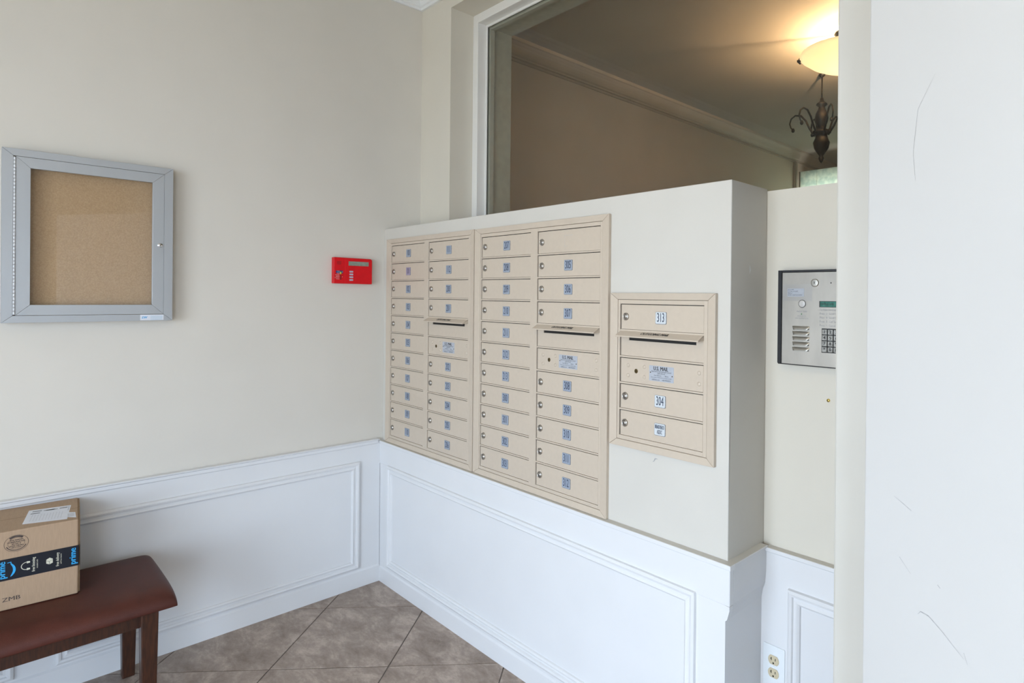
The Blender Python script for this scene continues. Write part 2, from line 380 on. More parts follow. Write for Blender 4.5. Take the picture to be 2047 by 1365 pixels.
# back wall: left pilaster, header over the lobby window, low wall under it
WX0, WX1, WZ1, SILL = .30, 3.3, 2.977, 1.826
bm = NB()
box(bm, 0, WX0, .2, .54, 0, ZC); box(bm, WX0, XR, .2, .54, WZ1, ZC); box(bm, WX0, XR, .2, .30, 0, SILL); box(bm, WX0, XR, .30, .54, 0, SILL-.09); box(bm, WX1, XR, .2, .54, SILL-.09, WZ1)
struct(obj('wall_back', bm, BACKW), 'off white wall with interior window above, carrying the steel intercom', 'wall')
# boxed-out mailbox wall
BX, BZ = 2.182, 1.833
bm = NB(); box(bm, 0, BX, 0, .2, 0, BZ)
bb = obj('wall_mailbox', bm, BLOCK, bevel=.003, seg=2)
struct(bb, 'white boxed out wall holding the tan mailbox units', 'wall')
bm = NB(); arc(bm, faceY(0), [(1.891, .9645), (1.897, .9675), (1.901, .9755), (1.908, .9765), (1.913, .9755)], [.0012, .003, .0045, .0016, .0005], .0004)
obj('scuff_mark', bm, SCUFF, bb)
bm = NB(); arc(bm, faceX(BX), [(.003, 1.34), (.004, 1.2), (.003, 1.02), (.0035, .93)], [.0005, .002, .0018, .0008], .0004); obj('scuff_mark', bm, SCUFFD, bb)
bm = NB(); arc(bm, faceX(BX), [(.1, 1.565), (.103, 1.575), (.1, 1.59)], [.001, .004, .001], .0005); obj('paint_chip', bm, OUTW, bb)
# ceilings
bm = NB(); box(bm, -.15, XR+.15, YF-.15, .54, ZC, ZC+.1); struct(obj('ceiling', bm, CEIL), 'white vestibule ceiling', 'ceiling')
def crown(name, pts_dir, mat_, prof, label):
    pass
# vestibule crown: profile (out from wall, z)
CP = [(0, 3.043), (.012, 3.043), (.014, 3.055), (.022, 3.060), (.030, 3.078), (.050, 3.105), (.066, 3.115), (.070, 3.128), (.085, 3.132), (.088, 3.15), (0, 3.15)]
def sweep(bm, prof, m, a0, a1, mit0=0, mit1=0):
    A = [bm.verts.new(m(o, z, a0+mit0*o)) for o, z in prof]; B = [bm.verts.new(m(o, z, a1+mit1*o)) for o, z in prof]
    n = len(prof); bm.faces.new(A); bm.faces.new(B)
    for i in range(n): bm.faces.new((A[i], A[(i+1) % n], B[(i+1) % n], B[i]))
bm = NB(); sweep(bm, CP, lambda o, z, a: Vector((o, a, z)), YF, .2, 0, -1); struct(obj('trim_1', bm, CROWN), 'white crown moulding along the left wall', 'crown moulding')
bm = NB(); sweep(bm, CP, lambda o, z, a: Vector((a, .2-o, z)), 0, XR, 1, 0); struct(obj('trim_2', bm, CROWN), 'white crown moulding along the back wall', 'crown moulding')

# ---- interior window frame and pane
wf = struct(thing('window_2', 'large interior window with white frame above the mailbox wall', 'window', (0, 0, 0)))
def ring(name, x0, x1, z0, z1, t, y0, y1, m_, parent):
    for nm, r in (('left', (x0, x0+t, z0, z1)), ('right', (x1-t, x1, z0, z1)), ('top', (x0+t, x1-t, z1-t, z1)), ('bottom', (x0+t, x1-t, z0, z0+t))):
        bm = NB(); box(bm, r[0], r[1], y0, y1, r[2], r[3]); obj(name, bm, m_, parent, bevel=.0015, seg=1)
SB = SILL-.09
ring('frame', WX0, WX1, SB, WZ1, .045, .33, .385, TRIMW, wf)
ring('glazing_bead', WX0+.045, WX1-.045, SB+.045, WZ1-.045, .012, .377, .385, TRIMW, wf)
bm = NB(); box(bm, WX0+.045, WX1-.045, .3865, .3925, SB+.045, WZ1-.045); obj('pane', bm, GLASS, wf)
ring('inner_bead', WX0+.045, WX1-.045, SB+.045, WZ1-.045, .022, .394, .42, BEAD, wf)
ring('inner_frame', WX0, WX1, SB, WZ1, .05, .42, .54, BEAD, wf)
ring('inner_casing', WX0-.06, WX1+.06, SB-.06, WZ1+.06, .065, .54, .555, LWALL, wf)

# ---- lobby shell
LY1 = 6.0
bm = NB(); box(bm, -.15, 0, .54, LY1, 0, LZC+.1); struct(obj('wall_lobby_left', bm, LWALL), 'tan lobby wall seen through the interior window', 'wall')
bm = NB(); box(bm, 3.6, 3.75, .2, LY1, 0, LZC+.1); struct(obj('wall_lobby_right', bm, LWALL), 'tan lobby wall on the right', 'wall')
bm = NB(); box(bm, -.15, 0, LY1, LY1+.12, 0, LZC+.1); box(bm, 0, 3.75, LY1, LY1+.12, 0, LZC+.1)
struct(obj('wall_lobby_end', bm, LWALL), 'far lobby wall behind the frosted screen', 'wall')
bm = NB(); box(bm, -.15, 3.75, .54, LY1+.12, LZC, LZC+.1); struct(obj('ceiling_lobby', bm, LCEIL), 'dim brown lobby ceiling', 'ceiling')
LP = [(0, 2.955), (.010, 2.955), (.012, 2.963), (.006, 2.966), (.006, 2.972), (.020, 2.974), (.022, 2.983), (.034, 2.990), (.046, 3.006), (.062, 3.032), (.076, 3.048), (.086, 3.052), (.092, LZC), (0, LZC)]
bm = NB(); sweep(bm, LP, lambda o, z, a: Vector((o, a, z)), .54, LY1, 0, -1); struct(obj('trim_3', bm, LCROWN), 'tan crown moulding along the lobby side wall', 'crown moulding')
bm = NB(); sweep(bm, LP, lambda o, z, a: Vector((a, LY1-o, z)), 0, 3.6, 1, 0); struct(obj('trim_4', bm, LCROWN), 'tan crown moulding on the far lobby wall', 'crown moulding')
# frosted glass screen standing across the far part of the lobby
bm = NB(); box(bm, .022, .95, 4.46, 4.54, 0, 1.2); struct(obj('wall_lobby_screen', bm, LWALL), 'low lobby wall under the frosted screen', 'wall')
fw_ = struct(thing('window_3', 'pale green frosted glass screen at the far end of the lobby', 'window', (.035, 4.5, 1.2)))
wh = 2.862-1.2
for nm, a, b, c, d in (('frame', -.014, .0, 0, wh), ('frame', .875, .905, 0, wh), ('frame', 0, .875, 0, .03)):
    bm = NB(); box(bm, a, b, -.015, .015, c, d); obj(nm, bm, LCROWN, fw_, bevel=.002, seg=1)
for a, b in ((.001, .19), (.192, .874)):
    bm = NB(); box(bm, a, b, -.004, .004, .03, wh); obj('pane', bm, FROST, fw_)
bm = NB(); box(bm, 0, .022, 4.40, 4.455, 0, 2.955); box(bm, .022, .03, 4.41, 4.445, 0, 2.955)
struct(obj('trim_5', bm, LCROWN, bevel=.002, seg=1), 'tan vertical casing beside the frosted screen', 'casing')

# ---- wainscot
PROF = [(0, 0), (.002, .010), (.010, .014), (.017, .012), (.020, .006), (.028, .007), (.034, .010), (.040, .006), (.042, 0)]
RZ = .742
wl = struct(thing('trim_6', 'white panelled wainscot along the left wall', 'wainscot', (0, 0, 0)))
bm = NB(); box(bm, 0, .018, YF, -.02, 0, RZ-.004); obj('wainscot_board', bm, WAINS, wl)
bm = NB(); sweep(bm, [(0, RZ-.026), (.021, RZ-.026), (.024, RZ-.022), (.024, RZ-.008), (.031, RZ-.005), (.031, RZ), (0, RZ)], lambda o, z, a: Vector((o, a, z)), YF, -.03, 0, 0); obj('chair_rail', bm, WAINS, wl, bevel=.001, seg=1)
bm = NB(); sweep(bm, [(0, 0), (.024, 0), (.024, .080), (.018, .088), (0, .088)], lambda o, z, a: Vector((o, a, z)), YF, -.02); obj('baseboard_left', bm, WAINS, wl)
for a, b in ((-1.228, -.122), (-2.437, -1.331)):
    bm = NB(); rect_frame(bm, faceX(.018), a, b, .096, .641, PROF); obj('panel_molding', bm, WAINS, wl)
wm = struct(thing('trim_7', 'white panelled wainscot below the mailbox units', 'wainscot', (0, 0, 0)))
RB = .731
bm = NB(); box(bm, 0, 2.1885, -.018, .0, 0, .612); obj('wainscot_board', bm, WAINS, wm)
bm = NB(); box(bm, 0, 2.2035, -.020, .0, .612, RB-.004); obj('frieze_board', bm, WAINS, wm, bevel=.0015, seg=1)
bm = NB(); sweep(bm, [(0, RB-.016), (.020, RB-.016), (.026, RB-.013), (.026, RB), (0, RB)], lambda o, z, a: Vector((a, -o, z)), 0, 2.209); obj('chair_rail', bm, WAINS, wm, bevel=.001, seg=1)
bm = NB(); sweep(bm, [(0, 0), (.022, 0), (.022, .072), (.018, .080), (0, .080)], lambda o, z, a: Vector((a, -o, z)), 0, 2.190); obj('baseboard_back', bm, WAINS, wm)
bm = NB(); rect_frame(bm, faceY(-.018), .112, 2.085, .098, .618, PROF); obj('panel_molding', bm, WAINS, wm)
# return side of the mailbox wall
ws = struct(thing('trim_8', 'white wainscot on the narrow side of the mailbox wall', 'wainscot', (0, 0, 0)))
bm = NB(); box(bm, BX, BX+.006, -.0, .18, 0, .612); obj('wainscot_board', bm, WAINS, ws)
# frieze curved profile: thick at the top, tapering to the board
bm = NB(); sweep(bm, [(0, .565), (.006, .565), (.010, .59), (.018, .612), (.0215, .65), (.0215, RB-.004), (0, RB-.004)], lambda o, z, a: Vector((BX+o, a, z)), 0.0, .18); obj('frieze_board', bm, WAINS, ws, smooth=False)
bm = NB(); sweep(bm, [(0, RB-.006), (.027, RB-.006), (.027, RB), (0, RB)], lambda o, z, a: Vector((BX+o, a, z)), 0, .18); obj('chair_rail', bm, WAINS, ws, bevel=.001, seg=1)
bm = NB(); prism(bm, [(2.1875, .6115), (2.2030, .6115), (2.2030, .600), (2.195, .572), (2.1875, .566)], faceY(0), .002, .0195); obj('broken_corner', bm, WAINS, wm)
bm = NB(); box(bm, .03, 2.207, -.0245, .0, RB-.0002, RB+.0006); obj('ledge_top', bm, BLOCK, wm)
bm = NB(); box(bm, BX, BX+.0255, 0, .175, RB-.0002, RB+.0006); obj('ledge_top', bm, BLOCK, ws)
# recess wall wainscot
wr = struct(thing('trim_9', 'white wainscot with outlet below the intercom', 'wainscot', (0, 0, 0)))
RR = .725
bm = NB(); box(bm, BX+.006, XR, .18, .2, 0, RR-.004); obj('wainscot_board', bm, WAINS, wr)
bm = NB(); sweep(bm, [(0, RR-.014), (.022, RR-.014), (.026, RR-.011), (.026, RR), (0, RR)], lambda o, z, a: Vector((a, .2-o, z)), BX+.02, XR); obj('chair_rail', bm, WAINS, wr, bevel=.001, seg=1)
bm = NB(); box(bm, BX+.026, XR, .1755, .2, RR-.0002, RR+.0006); obj('ledge_top', bm, BLOCK, wr)
bm = NB(); rect_frame(bm, faceY(.18), 2.281, 3.05, .098, .622, PROF); obj('panel_molding', bm, WAINS, wr)
bm = NB(); sweep(bm, [(0, 0), (.024, 0), (.024, .075), (.02, .085), (0, .085)], lambda o, z, a: Vector((a, .2-o, z)), BX+.006, XR); obj('baseboard_back', bm, WAINS, wr)

# ---- near partition end and the open white door in front of it
bm = NB()
xt, xb = 2.703, 2.711
P = [(xb, 0), (XR, 0), (XR, ZC), (xt-.004, ZC)]
prism(bm, P, lambda u, v, h: Vector((u, h, v)), -.45, -.33)
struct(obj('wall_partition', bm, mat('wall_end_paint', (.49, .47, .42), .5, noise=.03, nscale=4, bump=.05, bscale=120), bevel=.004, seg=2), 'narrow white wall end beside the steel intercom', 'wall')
dr = struct(thing('door_1', 'plain white door standing open in the near foreground', 'door', (2.808, -.475, 0), math.radians(-30)))
bm = NB(); box(bm, 0, .92, -.045, 0, .01, 2.09)
obj('leaf', bm, DOORW, dr, bevel=.005, seg=3)
dm = faceY(-.045)
for pts, wd in (([(.12, 1.05), (.125, 1.056), (.14, 1.057), (.165, 1.048), (.20, 1.032)], [.0003, .0012, .0012, .0006, .0002]),
                ([(.155, 1.107), (.16, 1.104)], [.0014, .0006]),
                ([(.082, 1.115), (.105, 1.10)], [.0006, .0003]), ([(.07, 1.20), (.105, 1.19)], [.0003, .0008]),
                ([(.105, 1.66), (.10, 1.70), (.108, 1.76), (.14, 1.80)], [.0003, .0006, .0005, .0002]), ([(.2, 1.04), (.206, 1.028)], [.0007, .0003])):
    bm = NB(); arc(bm, dm, pts, wd, .0003); obj('scuff_mark', bm, SCUFF, dr)
for z in (.3, 1.05, 1.8):
    bm = NB(); box(bm, .915, .925, -.004, .012, z, z+.09); tube(bm, [(.925, .008, z), (.925, .008, z+.09)], .006); obj('hinge', bm, SILV, dr)

# ================================================================== MAILBOX UNITS
lockbm = NB()
lathe(lockbm, [(.0128, 0), (.0128, .0035), (.0118, .0050), (.0100, .0055), (.0098, .0040), (.0075, .0042), (.0075, .0062), (.0066, .0070), (0, .0070)], ID, 0, 0, 18)
for v in lockbm.verts: v.co.y = -v.co.y
mbox(lockbm, lambda u, v, h: Vector((u, -h, v)), -.0009, .0009, -.0045, .0045, .0068, .0072, 1)
LOCK = obj('lock', lockbm, [SILV, DARK]); LOCKME = LOCK.data; bpy.data.objects.remove(LOCK)
DOORS = {}
def door_mesh(wd, ht):
    k = (round(wd, 4), round(ht, 4))
    if k not in DOORS:
        bm = NB(); box(bm, 0, wd, -.0045, -.0015, 0, ht)
        bmesh.ops.bevel(bm, geom=[e for e in bm.edges if abs(e.verts[0].co.y+.0045) < 1e-6 and abs(e.verts[1].co.y+.0045) < 1e-6], offset=.0008, segments=2, affect='EDGES')
        me = bpy.data.meshes.new('door'); bmesh.ops.recalc_face_normals(bm, faces=bm.faces); bm.to_mesh(me); bm.free(); me.materials.append(TAN); DOORS[k] = me
    return DOORS[k]
def linkmesh(name, me, parent, loc):
    o = bpy.data.objects.new(name, me); COL.objects.link(o); o.parent = parent; o.location = loc; return o
FM = lambda u, v, h: Vector((u, -h, v))
def number_plate(door, wd, ht, num, kind='n'):
    bm = NB(); x0, x1 = .152, .198; zc = ht/2; z0, z1 = zc-.0195, zc+.0195
    rbox(bm, FM, x0, x1, z0, z1, .0045, .0057, .004, 2, 3)
    rbox(bm, FM, x0+.0012, x1-.0022, z0+.0018, z1-.0008, .0050, .0062, .0035, 0, 3)
    if kind == 'assoc':
        text(bm, FM, 'BREAKER BEACH', (x0+x1)/2-.0005, zc+.0080, .0064, .0175, .285, 1, bold=.0003); text(bm, FM, 'ASSOC', (x0+x1)/2-.0005, zc-.0080, .0064, .0185, .36, 1, bold=.0003)
    else:
        text(bm, FM, num, (x0+x1)/2-.0005, zc+.0003, .0064, .0410, .52, 1, bold=.0003)
    m0 = PLATEL if num in ('313', '304') or kind == 'assoc' else (PLATEV if num == '101' else PLATE)
    o = obj('number_plate', bm, [m0, INK, PGREY], door); return o
def mailbox(x0, z0, W, H, trimw, cols, rows_top, pitch, label, loc_y=0):
    t = thing('mailbox_unit', label, 'mailbox', (x0, loc_y, z0), 0, 'tan recessed mailbox units')
    th = .0215
    bm = NB(); mbox(bm, FM, .004, W-.004, .004, H-.004, 0, .0012); obj('back_panel', bm, DARK, t)  # near-black colour puts the shade of the door gaps into the panel
    for s in range(4):
        obj('trim', frame_bar(FM, 0, W, 0, H, trimw, th, s, 0, .013, slope=.005), TAN, t, bevel=.0012, seg=2)
    # inner door frame (face grid) one mesh with openings left between bars
    bm = NB(); g = .0035
    xs = [trimw+.0012]; 
    for c in cols: xs += [c[0], c[1]]
    xs.append(W-trimw-.0012)
    for k in range(0, len(xs), 2): mbox(bm, FM, xs[k], xs[k+1], th+.001, H-th-.001, .001, .0068)
    n = len(cols[0][2])
    zb = rows_top-pitch*n
    for c in cols:
        mbox(bm, FM, c[0], c[1], th+.001, zb, .001, .0066); mbox(bm, FM, c[0], c[1], rows_top, H-th-.001, .001, .0066)
        for r in range(1, n): mbox(bm, FM, c[0], c[1], rows_top-pitch*r-.0028, rows_top-pitch*r+.0028, .001, .0062)
    obj('door_frame', bm, TAN, t, bevel=.0006, seg=1)
    if len(cols) == 2:
        pass
    for c in cols:
        for r, num in enumerate(c[2]):
            ztop = rows_top-pitch*r-(.0028 if r else 0); zbot = rows_top-pitch*(r+1)+(.0028 if r < n-1 else 0)
            dx, dzb = c[0]+.0042, zbot+.0008; wd = c[1]-.0014-dx; ht = ztop-zbot-.0032
            if num == 'OUT':
                # outgoing mail panel with a real slot under a sloping hood
                bm = NB(); a, b = .036, wd-.028; s0, s1 = ht-.0275, ht-.0100
                for rct in ((0, wd, 0, s0), (0, wd, s1, ht+.002), (0, a, s0, s1), (b, wd, s0, s1)): mbox(bm, FM, *rct, .0015, .0042)
                d = obj('outgoing_mail_panel', bm, TAN, t); d.location = (dx, 0, dzb)
                bm = NB(); mbox(bm, FM, a, b, s0, s1, .0013, .0018); obj('slot', bm, DARK, d)
                bm = NB(); zt, zf, dp = ht+.004, ht-.0125, .032
                pr = [(.0042, zt), (dp, zf+.001), (dp, zf-.0035), (dp-.0015, zf-.0035), (dp-.0025, zf-.0006), (.0042, zt-.0028)]
                A = [bm.verts.new((-.002, -h, z)) for h, z in pr]; B = [bm.verts.new((wd, -h, z)) for h, z in pr]
                bm.faces.new(A); bm.faces.new(B)
                for i in range(6): bm.faces.new((A[i], A[(i+1) % 6], B[(i+1) % 6], B[i]))
                for xx in (-.002, wd-.0015):   # end cheeks
                    mm = lambda u, v, h: Vector((h, -u, v))
                    prism(bm, [(.0042, zt), (dp, zf), (dp, zf-.003), (.0042, zt-.016)], mm, xx, xx+.0015)
                obj('hood', bm, TAN, d, bevel=.0005, seg=1)
                sl = math.atan2(zt-zf-.001, dp-.0042)
                def hm(u, v, h): 
                    s = v*math.cos(sl); return Vector((u, -(.0042+(dp-.0042)*.46) + s, (zt+zf+.001)/2+.001 + v*math.sin(sl)) ) + Vector((0, -math.sin(sl)*h, math.cos(sl)*h))
                bm = NB(); text(bm, hm, 'OUTGOING MAIL', wd*.46, -.0005, .0004, .0165, .90, 0, shear=.25, bold=.0006); obj('hood_lettering', bm, INKB, d)
            elif num == 'US':
                d = linkmesh('master_door', door_mesh(wd, ht), t, (dx, 0, dzb))
                bm = NB(); lathe(bm, [(.0075, .0046), (.0075, .0052), (.006, .0053), (0, .0050)], FM, .070, ht/2, 14); obj('master_keyhole', bm, BRASSD, d)
                bm = NB(); mbox(bm, FM, .0692, .0708, ht/2-.004, ht/2+.004, .0052, .0056); obj('key_slot', bm, DARK, d)
                for rx, rz_ in ((.034, .0165), (.034, -.0165), (.106, .0165), (.106, -.0165), (.327, .0165), (.327, -.0165)):
                    bm = NB(); lathe(bm, [(.0068, .0045), (.0062, .0060), (.0040, .0070), (0, .0074)], FM, rx, ht/2+rz_, 12); obj('rivet', bm, TAN, d)
                bm = NB(); u0, u1, zc = .127, .229, ht/2
                rbox(bm, FM, u0, u1, zc-.0245, zc+.0245, .0045, .0049, .002, 0)
                um = (u0+u1)/2
                text(bm, FM, 'U.S. MAIL', um-.002, zc+.0155, .0051, .0175, .86, 1, bold=.0005)
                for s_, zz, sz in (('Approved by the Postmaster General', .0065, .0062), ('USPS STD-4C', .0003, .0065), ('Model 3700  Date            Mfg Date', -.0062, .0048), ('Salsbury Industries  1010 East 62nd Street, Los Angeles CA 90001', -.0125, .0036), ('mailboxes.com     1-800-MAILBOX', -.0195, .0062)):
                    text(bm, FM, s_, um, zc+zz, .0051, sz, .88, 1)
                for ux, zz in ((u0+.006, zc+.002), (u1-.006, zc-.004)): lathe(bm, [(.002, .0049), (.002, .0055), (0, .0056)], FM, ux, zz, 8, 2)
                obj('us_mail_label', bm, [STICK, INKB, BRASSD], d)
            else:
                d = linkmesh('door', door_mesh(wd, ht), t, (dx, 0, dzb))
                linkmesh('lock', LOCKME, d, (.0225, -.0045, ht/2+.001))
                if num == 'BLANK':
                    bm = NB(); arc(bm, FM, [(.198, ht/2+.0195), (.152, ht/2+.0195), (.152, ht/2-.0195), (.165, ht/2-.0195)], .0006, .0047); obj('adhesive_trace', bm, STICK, d)
                elif num == 'ASSOC': number_plate(d, wd, ht, '', 'assoc')
                else: number_plate(d, wd, ht, num)
    return t
R = range
mailbox(.056, .7325, .812, 1.042, .0345, [(.0415, .379, [str(k) for k in R(100, 111)]), (.4185, .7625, ['111', '112', '200', '201', 'OUT', 'US'] + [str(k) for k in R(202, 207)])], 1.0075, .0884,
        'tan double column mailbox unit nearest the corner with the left wall')
mailbox(.8755, .7325, .817, 1.041, .0355, [(.0425, .381, [str(k) for k in R(207, 214)]+[str(k) for k in R(300, 304)]), (.4225, .7705, ['BLANK', '305', '306', '307', 'OUT', 'US'] + [str(k) for k in R(308, 313)])], 1.0050, .0882,
        'middle tan double column mailbox unit with one unnumbered top door')
mailbox(1.7035, .9945, .4345, .5095, .0305, [(.0410, .3895, ['313', 'OUT', 'US', '304', 'ASSOC'])], .4735, .0875,
        'small single column tan mailbox unit with doors 313 and 304')

# ================================================================== DISPLAY CASE on the left wall
t = thing('display_case', 'grey aluminium enclosed bulletin case with empty cork board on left wall', 'display case', (0, -1.370, 1.3755))
CW, CH, CT = .478, .618, .05
CM = lambda u, v, h: Vector((h, u, v))
bm = NB()
for r in ((0, CW, 0, .006), (0, CW, CH-.006, CH), (0, .006, .006, CH-.006), (CW-.006, CW, .006, CH-.006)): mbox(bm, CM, *r, 0, CT-.004)
obj('case_side', bm, ALU, t)
for s in range(4): obj('frame_rail', frame_bar(CM, 0, CW, 0, CH, .028, .0255, s, CT-.006, CT, gap=.0003), ALU, t, bevel=.0006, seg=1)
bm = NB(); mbox(bm, CM, .006, CW-.006, .006, CH-.006, .001, .010)
cork = obj('cork_board', bm, CORK, t)
bm = NB(); d0, d1, e0, e1 = .0345, CW-.0285, .0265, CH-.0265
door = None
bmA = NB()
for s in range(4):
    b2 = frame_bar(CM, d0, d1, e0, e1, .0365, .0375, s, CT-.016, CT-.0002, gap=.0003)
    me = bpy.data.meshes.new('x'); b2.to_mesh(me); b2.free(); bmA.from_mesh(me); bpy.data.meshes.remove(me)
door = obj('door', bmA, ALU, t, bevel=.0008, seg=2)
bm = NB(); mbox(bm, CM, d0+.034, d1-.034, e0+.035, e1-.035, CT-.013, CT-.010); obj('glass_pane', bm, CGLASS, door)
bm = NB()
mp_ = lambda u, v, h: Vector((h, u, v))
lathe(bm, [(.0088, CT-.001), (.0088, CT+.003), (.0075, CT+.0042), (.0052, CT+.0030), (.0048, CT+.0036), (0, CT+.0038)], mp_, .4365, .304, 18)
mbox(bm, CM, .4358, .4372, .301, .307, CT+.0037, CT+.0041, 1); obj('lock', bm, [CHROME, DARK], door)
# piano hinge with individual knuckles
HINGE = mat('hinge_satin', (.74, .75, .77), .35, .15, noise=.05, nscale=90)
bm = NB(); n = 44; z0, z1 = .029, CH-.029
for k in R(n):
    a = z0+(z1-z0)*k/n; b = z0+(z1-z0)*(k+1)/n-.0007
    tube(bm, [(CT+.0005, .0312, a), (CT+.0005, .0312, b)], .0030, 8)
obj('hinge', bm, HINGE, t)
bm = NB(); quad(bm, CM, .3765, .4495, .0025, .0240, CT+.0003, 0)
text(bm, CM, 'EW', .389, .013, CT+.0006, .013, .8, 1, shear=.3, bold=.0003)
for k in R(4): quad(bm, CM, .408, .446, .0195-.0045*k-.0015, .0195-.0045*k, CT+.0006, 2)
obj('maker_label', bm, [PAPER, PBLUE, mat('pale_blue_print', (.40, .58, .70), .5, noise=.1)], t)

# ================================================================== ALARM KEYPAD
t = thing('alarm_keypad', 'red fire alarm keypad with grey display on left wall', 'keypad', (0, -.2593, 1.542))
KM = CM
bm = NB(); prism(bm, [(0, .001), (.186, 0), (.186, .122), (.180, .1285), (0, .130)], KM, 0, .029); obj('housing', bm, RED, t, bevel=.003, seg=3)
bm = NB(); prism(bm, [(.0515, .003), (.184, .003), (.184, .122), (.179, .1265), (.0515, .1265)], KM, .0285, .0310); fl = obj('cover_flap', bm, RED, t, bevel=.0009, seg=2)
bm = NB(); rect_frame(bm, KM, .065, .170, .088, .1150, [(0, .031), (.0006, .0322), (.0025, .0322), (.0030, .0312)]); obj('display_bezel', bm, RED, fl)
bm = NB(); mbox(bm, KM, .068, .167, .0905, .1125, .0305, .0313); obj('display', bm, LCD, fl)
for k in R(4):
    bm = NB(); rbox(bm, KM, .0725, .0905, .0565-.0137*k, .0650-.0137*k, .031, .0330, .002); obj('button', bm, GREYB, fl, bevel=.0005, seg=1)
for k in R(4):
    bm = NB(); mbox(bm, KM, .0135, .0355-.002*(k % 2), .1085-.0042*k, .1100-.0042*k, .0288, .0292); obj('speaker_slot', bm, REDD, t)
bm = NB(); rbox(bm, KM, .0095, .0425, .0515, .0645, .0290, .0294, .0008, 0)
text(bm, KM, 'POWER', .0200, .0615, .0296, .0046, .8, 1); text(bm, KM, 'ALARM', .0200, .0557, .0296, .0046, .8, 1)
lathe(bm, [(.0013, .0294), (.0013, .0300), (0, .0301)], KM, .0398, .0580, 8, 1)
obj('status_label', bm, [BLUEL, WHITEP], t)
bm = NB(); text(bm, KM, 'ALARM', .0195, .0485, .0295, .0042, .8)
for k, s_ in enumerate(('FIRE ALARM', 'SILENCED', 'SUPERVISORY', 'TROUBLE')): text(bm, KM, s_, .0255, .0425-.0065*k, .0295, .0046, .78, 0, align='RIGHT')
lathe(bm, [(.0012, .029), (.0012, .0298), (0, .0299)], KM, .0400, .0340, 8)
obj('status_lettering', bm, WHITEP, t)
for k in R(6):
    bm = NB(); mbox(bm, KM, .0278, .0350, .0540-.0066*k, .0580-.0066*k, .0288, .0302); obj('indicator', bm, YEL if k < 2 else REDD, t, bevel=.0004, seg=1)

# ================================================================== BENCH
t = thing('bench', 'low bench with dark brown leather seat and cherry wood legs', 'bench', (.05, -.955, 0))
BL = 1.06; D = .465
bm = NB()
# padded seat: rounded cross-section swept along the bench, ends closed in with shrinking sections
def seat_sec(s, zs):
    pts = []
    prof = [(.002, .388), (0, .395), (0, .425), (.006, .442), (.022, .452), (.06, .4565), (.16, .458), (.28, .4575), (.37, .454), (.425, .445), (.455, .428), (.466, .408), (.466, .392), (.464, .387), (.45, .386), (.02, .386)]
    for x, z in prof: pts.append((D/2+(x-D/2)*s, .386+(z-.386)*zs))
    return pts
secs = [(.0, .975, .30), (.0, .982, .46), (-.0015, .988, .66), (-.008, .995, .84), (-.022, 1, .95), (-.05, 1, 1)]
allsec = [(y, *seat_sec(0, 0)[:0], s, zs) for y, s, zs in secs] + [(-.5, 1, 1.0)] + [(-BL-y, s, zs) for y, s, zs in reversed(secs)]
rings = [[bm.verts.new((x, y, z)) for x, z in seat_sec(s, zs)] for y, s, zs in allsec]
for A, B in zip(rings, rings[1:]):
    for i in R(len(A)): bm.faces.new((A[i], A[(i+1) % len(A)], B[(i+1) % len(A)], B[i]))
bm.faces.new(rings[0]); bm.faces.new(rings[-1])
st = obj('seat', bm, LEATH, t, smooth=True)
sb = st.modifiers.new('sub', 'SUBSURF'); sb.levels = 2; sb.render_levels = 2
for f in st.data.polygons[-2:]: pass
for x in (.035, D-.06):
    bm = NB(); box(bm, x, x+.022, -BL+.06, -.06, .335, .386); obj('apron', bm, WOOD, t, bevel=.0015, seg=1)
for y in (-.075, -BL+.055):
    bm = NB(); box(bm, .05, D-.055, y, y+.022, .335, .386); obj('apron', bm, WOOD, t, bevel=.0015, seg=1)
for y in (-.050, -BL+.096):
    for x in (.015, D-.064):
        bm = NB(); f = box(bm, x, x+.052, y-.048, y, 0, .387)
        for v in bm.verts:
            if v.co.z < .01:
                c = (x+.026, y-.024); v.co.x = c[0]+(v.co.x-c[0])*.78; v.co.y = c[1]+(v.co.y-c[1])*.78
        obj('leg', bm, WOOD, t, bevel=.003, seg=2)

# ================================================================== CARDBOARD BOX on the bench
t = thing('cardboard_box', 'brown cardboard delivery box sealed with black printed tape on the bench', 'box', (.332, -1.194, .4585), math.radians(-5))
# local frame: +X out of the front face, -Y along the front to the left
LB, DB, HB = .42, .300, .254
PF = lambda u, v, h: Vector((h, -u, v))          # front face: u to the left in picture from right edge
PT = lambda u, v, h: Vector((-v, -u, HB+h))      # top face: v back from the front edge
PS = lambda u, v, h: Vector((-u, h, v))          # right side face
bm = NB(); box(bm, -DB, 0, -LB, 0, 0, HB); bx_ = obj('carton', bm, CARD, t, bevel=.004, seg=2)
bm = NB(); mbox(bm, PS, .006, DB-.004, .004, HB-.002, -.0005, .004); obj('side_flap', bm, CARDD, t, bevel=.001, seg=1)
bm = NB(); mbox(bm, PT, .0, LB, DB*.5-.0008, DB*.5+.0008, .0001, .0004); obj('lid_seam', bm, CARDD, t)
